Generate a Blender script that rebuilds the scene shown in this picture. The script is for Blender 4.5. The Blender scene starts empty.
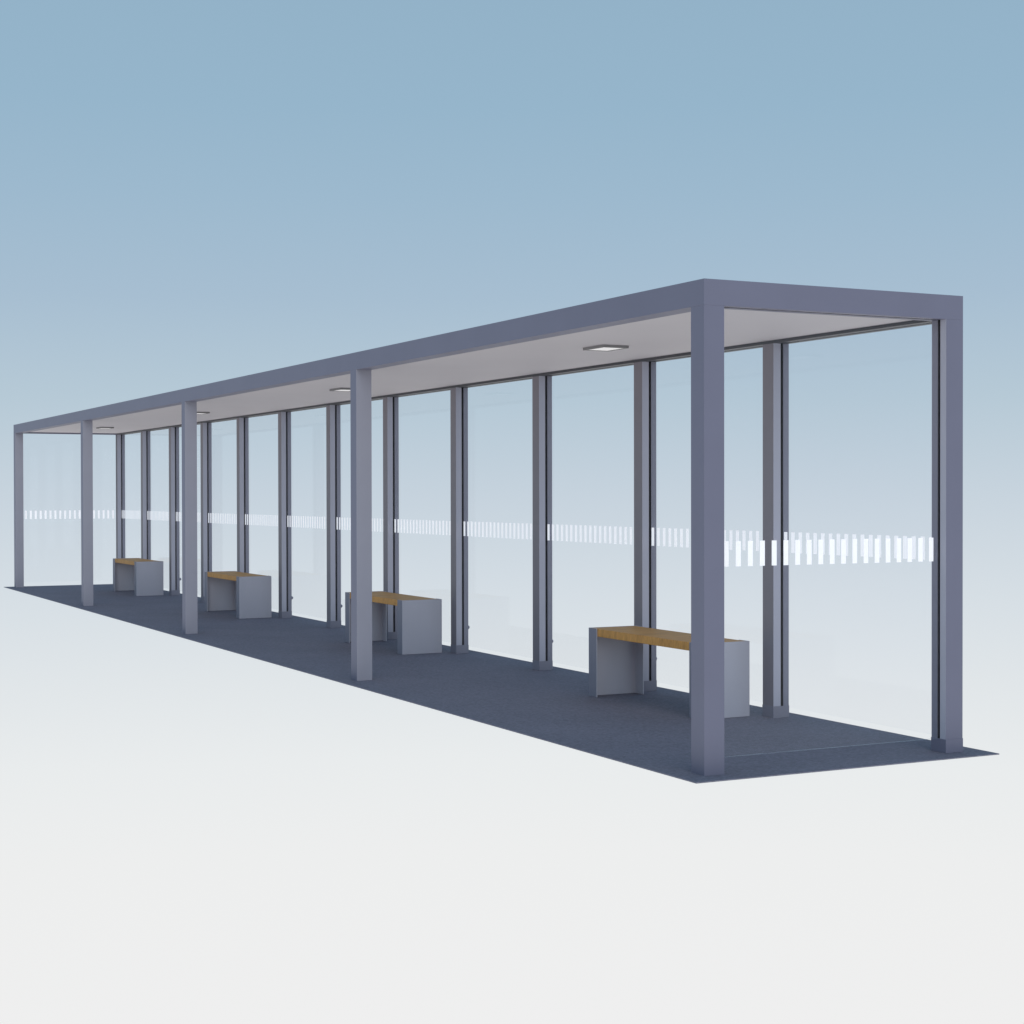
import bpy, bmesh, math, random
from mathutils import Matrix, Vector
R = math.radians
random.seed(4)
sc = bpy.context.scene
COL = sc.collection

# ---------------------------------------------------------------- dimensions (metres)
H = 2.600          # overall height
L = 19.940         # length, running to -x
W = 1.756          # depth, running to +y
BH = 0.137         # roof beam height
FW, FD = 0.125, 0.126      # front posts
BW, BD = 0.120, 0.123      # back posts
ZB = H - BH
CEIL = ZB + 0.020
OH = 0.143         # paving beyond the posts
GY0, GY1 = 1.6905, 1.7110  # glazing groove in the back row
GX0, GX1 = -0.0700, -0.0490 # glazing groove at an end (from the outer face)
PANE_Z0, PANE_Z1 = 0.079, ZB + 0.006
BAY = (L - BW) / 12

# ---------------------------------------------------------------- materials
def srgb(r, g, b):
    f = lambda c: (c/255/12.92) if c/255 <= 0.04045 else ((c/255+0.055)/1.055)**2.4
    return (f(r), f(g), f(b), 1)

def new_mat(name):
    m = bpy.data.materials.new(name); m.use_nodes = True
    nt = m.node_tree; nt.nodes.clear()
    out = nt.nodes.new('ShaderNodeOutputMaterial')
    return m, nt, out

def principled(name, col, rough, metal=0.0, spec=0.5, nscale=None, namt=0.0, bump=0.0, bscale=200.0, stretch=(1, 1, 1)):
    m, nt, out = new_mat(name)
    p = nt.nodes.new('ShaderNodeBsdfPrincipled')
    p.inputs['Base Color'].default_value = (*col, 1)
    p.inputs['Roughness'].default_value = rough
    p.inputs['Metallic'].default_value = metal
    p.inputs['Specular IOR Level'].default_value = spec
    nt.links.new(p.outputs[0], out.inputs[0])
    tc = nt.nodes.new('ShaderNodeTexCoord')
    mp = nt.nodes.new('ShaderNodeMapping'); mp.inputs['Scale'].default_value = stretch
    nt.links.new(tc.outputs['Object'], mp.inputs[0])
    if nscale:
        n = nt.nodes.new('ShaderNodeTexNoise'); n.inputs['Scale'].default_value = nscale
        n.inputs['Detail'].default_value = 5
        nt.links.new(mp.outputs[0], n.inputs['Vector'])
        mr = nt.nodes.new('ShaderNodeMapRange')
        mr.inputs['From Min'].default_value = 0.3; mr.inputs['From Max'].default_value = 0.7
        mr.inputs['To Min'].default_value = 1 - namt; mr.inputs['To Max'].default_value = 1 + namt
        nt.links.new(n.outputs['Fac'], mr.inputs['Value'])
        mx = nt.nodes.new('ShaderNodeMix'); mx.data_type = 'RGBA'; mx.blend_type = 'MULTIPLY'
        mx.inputs['Factor'].default_value = 1
        mx.inputs['A'].default_value = (*col, 1)
        nt.links.new(mr.outputs[0], mx.inputs['B'])
        nt.links.new(mx.outputs['Result'], p.inputs['Base Color'])
    if bump:
        b = nt.nodes.new('ShaderNodeTexNoise'); b.inputs['Scale'].default_value = bscale
        nt.links.new(mp.outputs[0], b.inputs['Vector'])
        bp = nt.nodes.new('ShaderNodeBump'); bp.inputs['Strength'].default_value = bump
        bp.inputs['Distance'].default_value = 0.002
        nt.links.new(b.outputs['Fac'], bp.inputs['Height'])
        nt.links.new(bp.outputs[0], p.inputs['Normal'])
    return m

M = {}
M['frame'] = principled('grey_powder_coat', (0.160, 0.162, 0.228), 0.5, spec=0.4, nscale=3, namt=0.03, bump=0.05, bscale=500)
M['lit'] = principled('lit_side_grey_coat', (0.305, 0.305, 0.365), 0.5, spec=0.4, nscale=3, namt=0.03, bump=0.05, bscale=500)  # frame coat lightened: light on front post sides put into the colour
M['inner'] = principled('bounce_lit_grey_coat', (0.215, 0.198, 0.225), 0.5, spec=0.4, nscale=3, namt=0.03)  # frame coat warmed: ceiling bounce light painted onto the back post fronts
M['shade'] = principled('half_lit_grey_coat', (0.215, 0.215, 0.27), 0.5, spec=0.4, nscale=3, namt=0.03)  # in-between tone: painted brightness for half-lit post parts, feet and leg fronts
M['underside_shade'] = principled('shaded_beam_underside', (0.05, 0.05, 0.06), 0.5, nscale=3, namt=0.03)  # shade under the back beam painted as a darker frame colour
M['direct_lit'] = principled('direct_lit_grey_coat', (0.395, 0.397, 0.475), 0.45, spec=0.5, nscale=3, namt=0.03)  # no separate part: directly lit share of post faces painted paler
M['groove_shade'] = principled('shaded_groove_grey', (0.06, 0.06, 0.07), 0.7, nscale=20, namt=0.1)  # recess shade painted into the groove faces to keep them dark
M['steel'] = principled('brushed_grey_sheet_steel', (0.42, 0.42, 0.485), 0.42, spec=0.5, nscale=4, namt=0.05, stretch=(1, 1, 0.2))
M['ceiling'] = principled('off_white_ceiling_board', (0.57, 0.545, 0.57), 0.7, nscale=1.5, namt=0.015)
M['lampframe'] = principled('dark_grey_lamp_rim', (0.20, 0.195, 0.20), 0.5, nscale=10, namt=0.05)
M['roof'] = principled('dark_grey_roof_sheet', (0.12, 0.12, 0.14), 0.5, nscale=2, namt=0.05)

# lamp diffuser: opal plastic, faintly lit
m, nt, out = new_mat('opal_lamp_diffuser')
p = nt.nodes.new('ShaderNodeBsdfPrincipled')
p.inputs['Base Color'].default_value = (0.75, 0.74, 0.74, 1); p.inputs['Roughness'].default_value = 0.4
n = nt.nodes.new('ShaderNodeTexNoise'); n.inputs['Scale'].default_value = 60
mr = nt.nodes.new('ShaderNodeMapRange'); mr.inputs['To Min'].default_value = 0.26; mr.inputs['To Max'].default_value = 0.31
nt.links.new(n.outputs['Fac'], mr.inputs['Value']); nt.links.new(mr.outputs[0], p.inputs['Emission Strength'])
p.inputs['Emission Color'].default_value = (1, 0.97, 0.95, 1)
nt.links.new(p.outputs[0], out.inputs[0]); M['diffuser'] = m

# paving: fine dark aggregate
m, nt, out = new_mat('dark_blue_grey_asphalt')
tc = nt.nodes.new('ShaderNodeTexCoord')
p = nt.nodes.new('ShaderNodeBsdfPrincipled'); p.inputs['Roughness'].default_value = 0.85
p.inputs['Specular IOR Level'].default_value = 0.25
v = nt.nodes.new('ShaderNodeTexVoronoi'); v.inputs['Scale'].default_value = 55
n1 = nt.nodes.new('ShaderNodeTexNoise'); n1.inputs['Scale'].default_value = 58; n1.inputs['Detail'].default_value = 6; n1.inputs['Roughness'].default_value = 0.7
n2 = nt.nodes.new('ShaderNodeTexNoise'); n2.inputs['Scale'].default_value = 1.3; n2.inputs['Detail'].default_value = 3
for x in (v, n1, n2): nt.links.new(tc.outputs['Object'], x.inputs['Vector'])
cr = nt.nodes.new('ShaderNodeValToRGB')
cr.color_ramp.elements[0].position = 0.30; cr.color_ramp.elements[0].color = (0.152, 0.150, 0.192, 1)
cr.color_ramp.elements[1].position = 0.72; cr.color_ramp.elements[1].color = (0.218, 0.214, 0.268, 1)
nt.links.new(n1.outputs['Fac'], cr.inputs[0])
sp = nt.nodes.new('ShaderNodeSeparateColor'); nt.links.new(v.outputs['Color'], sp.inputs[0])
ml = nt.nodes.new('ShaderNodeMapRange'); ml.inputs['To Min'].default_value = 0.88; ml.inputs['To Max'].default_value = 1.12
nt.links.new(sp.outputs[0], ml.inputs['Value'])
ml2 = nt.nodes.new('ShaderNodeMapRange'); ml2.inputs['From Min'].default_value = 0.3; ml2.inputs['From Max'].default_value = 0.7
ml2.inputs['To Min'].default_value = 0.94; ml2.inputs['To Max'].default_value = 1.06
nt.links.new(n2.outputs['Fac'], ml2.inputs['Value'])
mm = nt.nodes.new('ShaderNodeMath'); mm.operation = 'MULTIPLY'
nt.links.new(ml.outputs[0], mm.inputs[0]); nt.links.new(ml2.outputs[0], mm.inputs[1])
mx = nt.nodes.new('ShaderNodeMix'); mx.data_type = 'RGBA'; mx.blend_type = 'MULTIPLY'; mx.inputs['Factor'].default_value = 1
nt.links.new(cr.outputs[0], mx.inputs['A']); nt.links.new(mm.outputs[0], mx.inputs['B'])
nt.links.new(mx.outputs['Result'], p.inputs['Base Color'])
bp = nt.nodes.new('ShaderNodeBump'); bp.inputs['Strength'].default_value = 0.4; bp.inputs['Distance'].default_value = 0.003
nt.links.new(n1.outputs['Fac'], bp.inputs['Height']); nt.links.new(bp.outputs[0], p.inputs['Normal'])
nt.links.new(p.outputs[0], out.inputs[0]); M['paving'] = m

# laminated timber, strips running front to back
m, nt, out = new_mat('oiled_laminated_timber')
tc = nt.nodes.new('ShaderNodeTexCoord')
p = nt.nodes.new('ShaderNodeBsdfPrincipled'); p.inputs['Roughness'].default_value = 0.55
mp = nt.nodes.new('ShaderNodeMapping'); mp.inputs['Scale'].default_value = (1, 0.10, 0.25)
nt.links.new(tc.outputs['Object'], mp.inputs[0])
n1 = nt.nodes.new('ShaderNodeTexNoise'); n1.inputs['Scale'].default_value = 110; n1.inputs['Detail'].default_value = 6
nt.links.new(mp.outputs[0], n1.inputs['Vector'])
n2 = nt.nodes.new('ShaderNodeTexNoise'); n2.inputs['Scale'].default_value = 22; n2.inputs['Detail'].default_value = 2
nt.links.new(mp.outputs[0], n2.inputs['Vector'])
ad = nt.nodes.new('ShaderNodeMath'); ad.operation = 'MULTIPLY_ADD'; ad.inputs[1].default_value = 0.55
nt.links.new(n1.outputs['Fac'], ad.inputs[0])
m3 = nt.nodes.new('ShaderNodeMath'); m3.operation = 'MULTIPLY'; m3.inputs[1].default_value = 0.45
nt.links.new(n2.outputs['Fac'], m3.inputs[0]); nt.links.new(m3.outputs[0], ad.inputs[2])
cr = nt.nodes.new('ShaderNodeValToRGB'); e = cr.color_ramp.elements
e[0].position = 0.28; e[0].color = (0.38, 0.170, 0.036, 1)
e[1].position = 0.72; e[1].color = (0.74, 0.370, 0.085, 1)
nt.links.new(ad.outputs[0], cr.inputs[0]); nt.links.new(cr.outputs[0], p.inputs['Base Color'])
nt.links.new(p.outputs[0], out.inputs[0]); M['wood'] = m

# clear pane: see-through with a Fresnel reflection on both faces
m, nt, out = new_mat('clear_float_glass')
g = nt.nodes.new('ShaderNodeNewGeometry')
ior = nt.nodes.new('ShaderNodeMapRange'); ior.inputs['To Min'].default_value = 1.45; ior.inputs['To Max'].default_value = 1/1.45
nt.links.new(g.outputs['Backfacing'], ior.inputs['Value'])
fr = nt.nodes.new('ShaderNodeFresnel'); nt.links.new(ior.outputs[0], fr.inputs['IOR'])
tr = nt.nodes.new('ShaderNodeBsdfTransparent'); tr.inputs[0].default_value = (0.992, 0.994, 0.998, 1)
gl = nt.nodes.new('ShaderNodeBsdfGlossy'); gl.inputs['Roughness'].default_value = 0.0; gl.inputs[0].default_value = (0.95, 0.97, 0.98, 1)
mx = nt.nodes.new('ShaderNodeMixShader')
ar = nt.nodes.new('ShaderNodeMath'); ar.operation = 'MULTIPLY'; ar.inputs[1].default_value = 0.27   # weakens the reflection
nt.links.new(fr.outputs[0], ar.inputs[0]); nt.links.new(ar.outputs[0], mx.inputs[0]); nt.links.new(tr.outputs[0], mx.inputs[1]); nt.links.new(gl.outputs[0], mx.inputs[2])
nt.links.new(mx.outputs[0], out.inputs[0]); M['glass'] = m

m, nt, out = new_mat('polished_glass_edge')
p = nt.nodes.new('ShaderNodeBsdfPrincipled'); p.inputs['Base Color'].default_value = (0.55, 0.66, 0.68, 1); p.inputs['Roughness'].default_value = 0.2
tr = nt.nodes.new('ShaderNodeBsdfTransparent'); mx = nt.nodes.new('ShaderNodeMixShader'); mx.inputs[0].default_value = 0.5
nt.links.new(tr.outputs[0], mx.inputs[1]); nt.links.new(p.outputs[0], mx.inputs[2]); nt.links.new(mx.outputs[0], out.inputs[0]); M['edge'] = m

# white film bars
m, nt, out = new_mat('white_vinyl_film')
d = nt.nodes.new('ShaderNodeBsdfDiffuse'); d.inputs[0].default_value = (0.74, 0.74, 0.75, 1)
t = nt.nodes.new('ShaderNodeBsdfTranslucent'); t.inputs[0].default_value = (0.90, 0.90, 0.92, 1)
mx = nt.nodes.new('ShaderNodeMixShader'); mx.inputs[0].default_value = 0.45
nt.links.new(d.outputs[0], mx.inputs[1]); nt.links.new(t.outputs[0], mx.inputs[2])
em = nt.nodes.new('ShaderNodeEmission'); em.inputs[0].default_value = (0.93, 0.95, 1, 1); em.inputs[1].default_value = 0.32   # glow added so the bars read white
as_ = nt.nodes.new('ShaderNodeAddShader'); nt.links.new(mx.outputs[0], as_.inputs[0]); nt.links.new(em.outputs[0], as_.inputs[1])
tp = nt.nodes.new('ShaderNodeBsdfTransparent'); m2 = nt.nodes.new('ShaderNodeMixShader'); m2.inputs[0].default_value = 0.14
nt.links.new(as_.outputs[0], m2.inputs[1]); nt.links.new(tp.outputs[0], m2.inputs[2]); nt.links.new(m2.outputs[0], out.inputs[0]); M['film'] = m

# ---------------------------------------------------------------- mesh helpers
def box(bm, x0, x1, y0, y1, z0, z1, mi=0):
    v = [bm.verts.new(c) for c in ((x0,y0,z0),(x1,y0,z0),(x1,y1,z0),(x0,y1,z0),(x0,y0,z1),(x1,y0,z1),(x1,y1,z1),(x0,y1,z1))]
    for f in ((3,2,1,0),(4,5,6,7),(0,1,5,4),(1,2,6,5),(2,3,7,6),(3,0,4,7)):
        fc = bm.faces.new([v[i] for i in f]); fc.material_index = mi

def link(name, bm, mats, parent=None, loc=(0, 0, 0), bevel=0.0, normals=True):
    if normals: bmesh.ops.recalc_face_normals(bm, faces=bm.faces)
    me = bpy.data.meshes.new(name); bm.to_mesh(me); bm.free()
    for k in (mats if isinstance(mats, (list, tuple)) else [mats]): me.materials.append(M[k])
    o = bpy.data.objects.new(name, me); COL.objects.link(o); o.location = loc
    if parent: o.parent = parent
    if bevel:
        b = o.modifiers.new('bevel', 'BEVEL'); b.width = bevel; b.segments = 2; b.limit_method = 'ANGLE'; b.angle_limit = R(50)
    return o

def empty(name, loc=(0, 0, 0)):
    o = bpy.data.objects.new(name, None); COL.objects.link(o); o.location = loc; o.empty_display_size = 0.2
    return o

def tag(o, label=None, cat=None, group=None, kind=None):
    for k, v in (('label', label), ('category', cat), ('group', group), ('kind', kind)):
        if v: o[k] = v
    return o

# extruded post; sides: set of faces that carry a glazing groove; coordinates relative to outline corner
def post_bm(w, d, z0, z1, grooves, light_from=None):
    """outline (0,0)-(w,d).  grooves: dict side -> (a,b) range of the groove along that side."""
    dep = 0.022
    pts = []; tags = []      # tag belongs to the edge that starts at this point
    def add(x, y, t): pts.append((x, y)); tags.append(t)
    # bottom side (-y), left to right
    def side(s, P):
        # P maps (t, depth) to xy, t in [0, len]
        ln = w if s in ('-y', '+y') else d
        if s in grooves:
            a, b, first, second = grooves[s]
            add(*P(0, 0), first); add(*P(a, 0), 2); add(*P(a, dep), 2); add(*P(b, dep), 2); add(*P(b, 0), second)
        else:
            add(*P(0, 0), 0)
    side('-y', lambda t, q: (t, q))
    side('+x', lambda t, q: (w - q, t))
    side('+y', lambda t, q: (w - t, d - q))
    side('-x', lambda t, q: (q, d - t))
    bm = bmesh.new()
    lo = [bm.verts.new((x, y, z0)) for x, y in pts]; hi = [bm.verts.new((x, y, z1)) for x, y in pts]
    n = len(pts)
    for i in range(n):
        f = bm.faces.new((lo[i], lo[(i+1) % n], hi[(i+1) % n], hi[i])); f.material_index = tags[i]
    return bm

def dome_bm(r, depth):
    bm = bmesh.new(); rings = []
    N = 20
    for k in range(6):
        a = k/5*math.pi/2
        rr = r*math.cos(a)**0.7 if k < 5 else 0; yy = depth*math.sin(a)
        rings.append([bm.verts.new((rr*math.cos(2*math.pi*i/N), yy, rr*math.sin(2*math.pi*i/N))) for i in range(N)] if k < 5 else [bm.verts.new((0, yy, 0))])
    for k in range(4):
        for i in range(N):
            bm.faces.new((rings[k][i], rings[k][(i+1) % N], rings[k+1][(i+1) % N], rings[k+1][i]))
    for i in range(N): bm.faces.new((rings[4][i], rings[4][(i+1) % N], rings[5][0]))
    return bm

# ---------------------------------------------------------------- paving
bm = bmesh.new(); box(bm, -L-OH, OH, -OH, W+OH, -0.006, 0)
tag(link('pavement', bm, 'paving'), 'dark blue grey asphalt strip under the glass shelter', 'pavement', kind='structure')

# ---------------------------------------------------------------- shelter
S = tag(empty('waiting_shelter'), 'long glazed waiting shelter with grey box frame and flat roof on dark paving', 'shelter')

# mitred roof beams
def beam(name, length, groove, place, under=0):
    """profile: u from outer face inwards, z; both ends mitred."""
    D = FD
    prof = [(0, ZB), (0, H), (D, H), (D, ZB)]
    tg = [0, 0, 0, 0]
    if groove:
        a, b = groove
        prof = [(0, ZB), (0, H), (D, H), (D, ZB), (b, ZB), (b, ZB+0.02), (a, ZB+0.02), (a, ZB)]
        tg = [0, 0, under or 0, under or 0, 1, 1, 1, under or 0]
    bm = bmesh.new(); n = len(prof)
    A = [bm.verts.new(place(u, u, z)) for u, z in prof]
    B = [bm.verts.new(place(length-u, u, z)) for u, z in prof]
    for i in range(n):
        f = bm.faces.new((A[i], A[(i+1) % n], B[(i+1) % n], B[i])); f.material_index = tg[i]
    return link(name, bm, ['frame', 'groove_shade', 'underside_shade'], S, bevel=0.0015)
beam('roof_beam', L, None, lambda s, u, z: (-s, u, z))
beam('roof_beam', L, (W-GY1, W-GY0), lambda s, u, z: (-s, W-u, z), 2)  # inner face and underside take the painted shade
beam('roof_beam', W, (-GX1, -GX0), lambda s, u, z: (-u, s, z))
beam('roof_beam', W, (-GX1, -GX0), lambda s, u, z: (-L+u, s, z))

bm = bmesh.new(); box(bm, -L+FD+0.001, -FD-0.001, FD+0.001, W-FD-0.001, CEIL, CEIL+0.012); link('ceiling_panel', bm, 'ceiling', S)
bm = bmesh.new(); box(bm, -L+FD+0.001, -FD-0.001, FD+0.001, W-FD-0.001, H-0.045, H-0.015); link('roof_panel', bm, 'roof', S)

# front posts: five
for i in range(5):
    x = -FW - (L-FW)*i/4
    g = {}
    if i == 0: g = {'+y': (-GX1, -GX0, 0, 0)}
    if i == 4: g = {'+y': (FW+GX0, FW+GX1, 0, 0)}
    bm = post_bm(FW, FD if i in (0, 4) else 0.130, 0, ZB, g)
    bm.normal_update()
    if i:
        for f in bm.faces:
            if f.normal.x > 0.9: f.material_index = 3  # light on these side faces is painted in
    o = link('post', bm, ['frame', 'direct_lit', 'groove_shade', 'lit'], S, (x, 0, 0))

# back posts: thirteen, each with a foot shoe and a bolt behind
foot_me = nut_me = None
for i in range(13):
    x = -BW - BAY*i
    a, b = GY0-(W-BD), GY1-(W-BD)
    g = {}
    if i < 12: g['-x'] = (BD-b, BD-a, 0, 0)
    if i > 0: g['+x'] = (a, b, 1, 4)  # painted light: bright before the groove, dimmer behind it
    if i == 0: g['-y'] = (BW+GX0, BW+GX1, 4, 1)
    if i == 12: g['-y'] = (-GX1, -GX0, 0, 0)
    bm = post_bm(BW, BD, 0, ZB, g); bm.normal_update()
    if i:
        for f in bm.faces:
            if f.normal.y < -0.9 and f.calc_center_median().y < 0.001: f.material_index = 3  # front faces take the painted bounce light
    o = link('post', bm, ['frame', 'direct_lit', 'groove_shade', 'inner', 'shade'], S, (x, W-BD, 0))
    if foot_me is None:
        e = 0.002
        bm = bmesh.new()
        # a shoe wrapped round the post foot: outer skin, top rim
        z1 = 0.078
        o_ = [(-e, -e), (BW+e, -e), (BW+e, BD+e), (-e, BD+e)]; i_ = [(0.0005, 0.0005), (BW-0.0005, 0.0005), (BW-0.0005, BD-0.0005), (0.0005, BD-0.0005)]
        A = [bm.verts.new((p[0], p[1], 0.001)) for p in o_]; B = [bm.verts.new((p[0], p[1], z1)) for p in o_]; C = [bm.verts.new((p[0], p[1], z1)) for p in i_]
        for k in range(4):
            bm.faces.new((A[k], A[(k+1) % 4], B[(k+1) % 4], B[k])); bm.faces.new((B[k], B[(k+1) % 4], C[(k+1) % 4], C[k]))
        f = link('foot', bm, 'frame', o); foot_me = f.data.copy(); foot_me.materials[0] = M['shade']  # remaining feet painted lighter, as if lit
        nt_ = link('bolt', dome_bm(0.023, 0.039), 'frame', o, (BW/2, BD, 0.235)); nut_me = nt_.data
        for poly in nut_me.polygons: poly.use_smooth = True
    else:
        f = bpy.data.objects.new('foot', foot_me); COL.objects.link(f); f.parent = o
        nt_ = bpy.data.objects.new('bolt', nut_me); COL.objects.link(nt_); nt_.parent = o; nt_.location = (BW/2, BD, 0.235)

# panes
ym = (GY0+GY1)/2; T = 0.010
def pane(x0, x1, y0, y1, edge=1):
    bm = bmesh.new(); box(bm, x0, x1, y0, y1, PANE_Z0, PANE_Z1)
    bm.normal_update()
    big = max(f.calc_area() for f in bm.faces)
    for f in bm.faces: f.material_index = edge if abs(f.normal.z) > 0.5 else 0
    return link('glass_pane', bm, ['glass', 'edge'], S)
def bars(parent, rects):
    bm = bmesh.new()
    for r in rects: box(bm, *r, 1.090, 1.225)
    return link('safety_marking', bm, 'film', parent)
for i in range(12):
    xr = -BW - BAY*i; xl = -BAY*(i+1)          # clear opening, right and left
    p_ = pane(xl-0.016, xr+0.016, ym-T/2, ym+T/2, 0)
    bars(p_, [(xl+0.0330+0.0785*k, xl+0.0680+0.0785*k, ym-T/2-0.0018, ym-T/2-0.0008) for k in range(19)])
xm = (GX0+GX1)/2
for c, s in ((xm, 1), (-L-xm, -1)):
    p_ = pane(c-T/2, c+T/2, FD-0.016, W-BD+0.016)
    xa = c+T/2+0.0008; xb = xa+0.001
    bars(p_, [(xa, xb, 0.158+0.0776*k, 0.190+0.0776*k) for k in range(19)])

# ---------------------------------------------------------------- copies
def copy_tree(o, parent=None):
    c = o.copy(); COL.objects.link(c)
    if parent: c.parent = parent
    for ch in list(o.children): copy_tree(ch, c)
    return c

# ---------------------------------------------------------------- benches
BL, B0, B1, BT = 1.460, 1.150, 1.550, 0.500
def make_bench():
    t = empty('bench')
    y0, y1 = 0.0, B1-B0
    bm = bmesh.new(); s = BL/2
    box(bm, -s+0.0075, s-0.0075, y0+0.0075, y1-0.0075, BT-0.058, BT-0.002)
    link('seat', bm, 'wood', t, bevel=0.003)
    for sg in (-1, 1):
        # folded sheet, U in plan, open to the middle of the bench
        th, fl = 0.007, 0.116
        o = [(s, y0), (s, y1), (s-fl, y1), (s-fl, y1-th), (s-th, y1-th), (s-th, y0+th), (s-fl, y0+th), (s-fl, y0)]
        bm = bmesh.new()
        lo = [bm.verts.new((sg*x, y, 0.001)) for x, y in o]; hi = [bm.verts.new((sg*x, y, BT)) for x, y in o]
        n = len(o)
        for i in range(n): bm.faces.new((lo[i], lo[(i+1) % n], hi[(i+1) % n], hi[i]))
        quads = ((0, 1, 4, 5), (1, 2, 3, 4), (0, 5, 6, 7))
        for q in quads:
            bm.faces.new([hi[k] for k in q]); bm.faces.new([lo[k] for k in q])
        bmesh.ops.recalc_face_normals(bm, faces=bm.faces); bm.normal_update()
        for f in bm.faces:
            if f.normal.y < -0.9 and f.calc_center_median().y < 0.001: f.material_index = 1  # front flange painted darker, as the shaded side
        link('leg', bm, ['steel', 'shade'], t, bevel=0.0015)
    return t
labels = ['timber topped bench half hidden behind the nearest corner post, largest in view',
          'timber bench with grey sheet legs, second from the near end',
          'timber bench with grey sheet legs, third from the near end',
          'farthest and smallest timber bench, beside the glass end wall']
b0 = make_bench()
for i in range(4):
    o = b0 if i == 0 else copy_tree(b0)
    o.location = (-FW/2-(L-FW)/4*(i+0.5)+(0.006, 0.016, 0.018, 0.022)[i], B0, 0)
    tag(o, labels[i], 'bench', 'timber benches inside the shelter')

# ---------------------------------------------------------------- ceiling lamps
def make_lamp():
    t = empty('ceiling_light')
    lx, ly, h = 0.140, 0.100, 0.018
    rim = 0.016
    bm = bmesh.new()
    o = [(-lx, -ly), (lx, -ly), (lx, ly), (-lx, ly)]; q = [(-lx+rim, -ly+rim), (lx-rim, -ly+rim), (lx-rim, ly-rim), (-lx+rim, ly-rim)]
    A = [bm.verts.new((*p, 0)) for p in o]; B = [bm.verts.new((*p, -h)) for p in o]; C = [bm.verts.new((*p, -h)) for p in q]; D = [bm.verts.new((*p, -h+0.006)) for p in q]
    for k in range(4):
        j = (k+1) % 4
        bm.faces.new((A[k], A[j], B[j], B[k])); bm.faces.new((B[k], B[j], C[j], C[k])); bm.faces.new((C[k], C[j], D[j], D[k]))
    link('frame', bm, 'lampframe', t)
    bm = bmesh.new(); box(bm, -lx+rim+0.0005, lx-rim-0.0005, -ly+rim+0.0005, ly-rim-0.0005, -h+0.003, -0.002)
    link('diffuser', bm, 'diffuser', t)
    return t
labels = ['rectangular ceiling light nearest the camera, seen whole on the pale ceiling',
          'slim ceiling light partly hidden by the second front post',
          'slim ceiling light partly hidden by the third front post',
          'farthest and smallest ceiling light, near the glass end wall']
l0 = make_lamp()
for i in range(4):
    o = l0 if i == 0 else copy_tree(l0)
    o.location = (-FW/2-(L-FW)/4*(i+0.5), W/2, CEIL-0.0005)
    tag(o, labels[i], 'ceiling light', 'rectangular lights along the shelter ceiling')

# ---------------------------------------------------------------- sky
w = bpy.data.worlds.new('World'); sc.world = w; w.use_nodes = True
nt = w.node_tree; nt.nodes.clear()
out = nt.nodes.new('ShaderNodeOutputWorld'); bg = nt.nodes.new('ShaderNodeBackground'); bg.inputs[1].default_value = 1
tc = nt.nodes.new('ShaderNodeTexCoord'); sx = nt.nodes.new('ShaderNodeSeparateXYZ')
nt.links.new(tc.outputs['Generated'], sx.inputs[0])
mr = nt.nodes.new('ShaderNodeMapRange'); mr.inputs['From Min'].default_value = -0.4; mr.inputs['From Max'].default_value = 0.4
nt.links.new(sx.outputs['Z'], mr.inputs['Value'])
cr = nt.nodes.new('ShaderNodeValToRGB'); nt.links.new(mr.outputs[0], cr.inputs[0])
stops = [(1024, (239, 239, 239)), (850, (237, 238, 238)), (760, (233, 236, 237)), (680, (225, 230, 233)), (600, (215, 223, 229)), (500, (200, 212, 222)),
         (400, (182, 201, 214)), (300, (167, 190, 209)), (200, (157, 185, 206)), (110, (150, 181, 203)), (0, (147, 178, 200)), (-220, (132, 162, 186))]
els = cr.color_ramp.elements
for i, (y, c) in enumerate(stops):
    s = math.sin(math.atan((495-y)/1646)); pos = (s+0.4)/0.8
    if i == 0: e = els[0]; e.position = pos
    elif i == 1: e = els[1]; e.position = pos
    else: e = els.new(pos)
    e.color = srgb(*c)
nt.links.new(cr.outputs[0], bg.inputs[0]); nt.links.new(bg.outputs[0], out.inputs[0])

ld = bpy.data.lights.new('sun', 'SUN'); ld.energy = 1.1; ld.angle = R(50); ld.color = (1.0, 0.99, 0.97)
so = bpy.data.objects.new('sun', ld); COL.objects.link(so)
d = Vector((-math.cos(R(22))*math.cos(R(14)), math.cos(R(22))*math.sin(R(14)), -math.sin(R(22))))
so.rotation_euler = d.to_track_quat('-Z', 'Y').to_euler(); so.location = (6, -3, 6)

# ---------------------------------------------------------------- camera
pit, yaw, roll = -0.010873079504161491, 2.673940212022146, -0.0018090001491545705
fwd = Vector((math.cos(pit)*math.cos(yaw), math.cos(pit)*math.sin(yaw), math.sin(pit)))
r = fwd.cross(Vector((0, 0, 1))).normalized(); u = r.cross(fwd)
r2 = r*math.cos(roll)+u*math.sin(roll); u2 = -r*math.sin(roll)+u*math.cos(roll)
cd = bpy.data.cameras.new('camera'); cam = bpy.data.objects.new('camera', cd); COL.objects.link(cam)
mw = Matrix((r2, u2, -fwd)).transposed().to_4x4(); mw.translation = (7.220693868, -4.770556517, 1.476774136)
cam.matrix_world = mw
cd.sensor_width = 36; cd.lens = 1646.20035*36/1024; cd.clip_start = 0.05; cd.clip_end = 500
sc.camera = cam
sc.view_settings.view_transform = 'Standard'; sc.view_settings.look = 'None'; sc.view_settings.exposure = 0; sc.view_settings.gamma = 1
try:
    sc.cycles.max_bounces = 16; sc.cycles.transparent_max_bounces = 48; sc.cycles.use_denoising = True
except Exception: pass
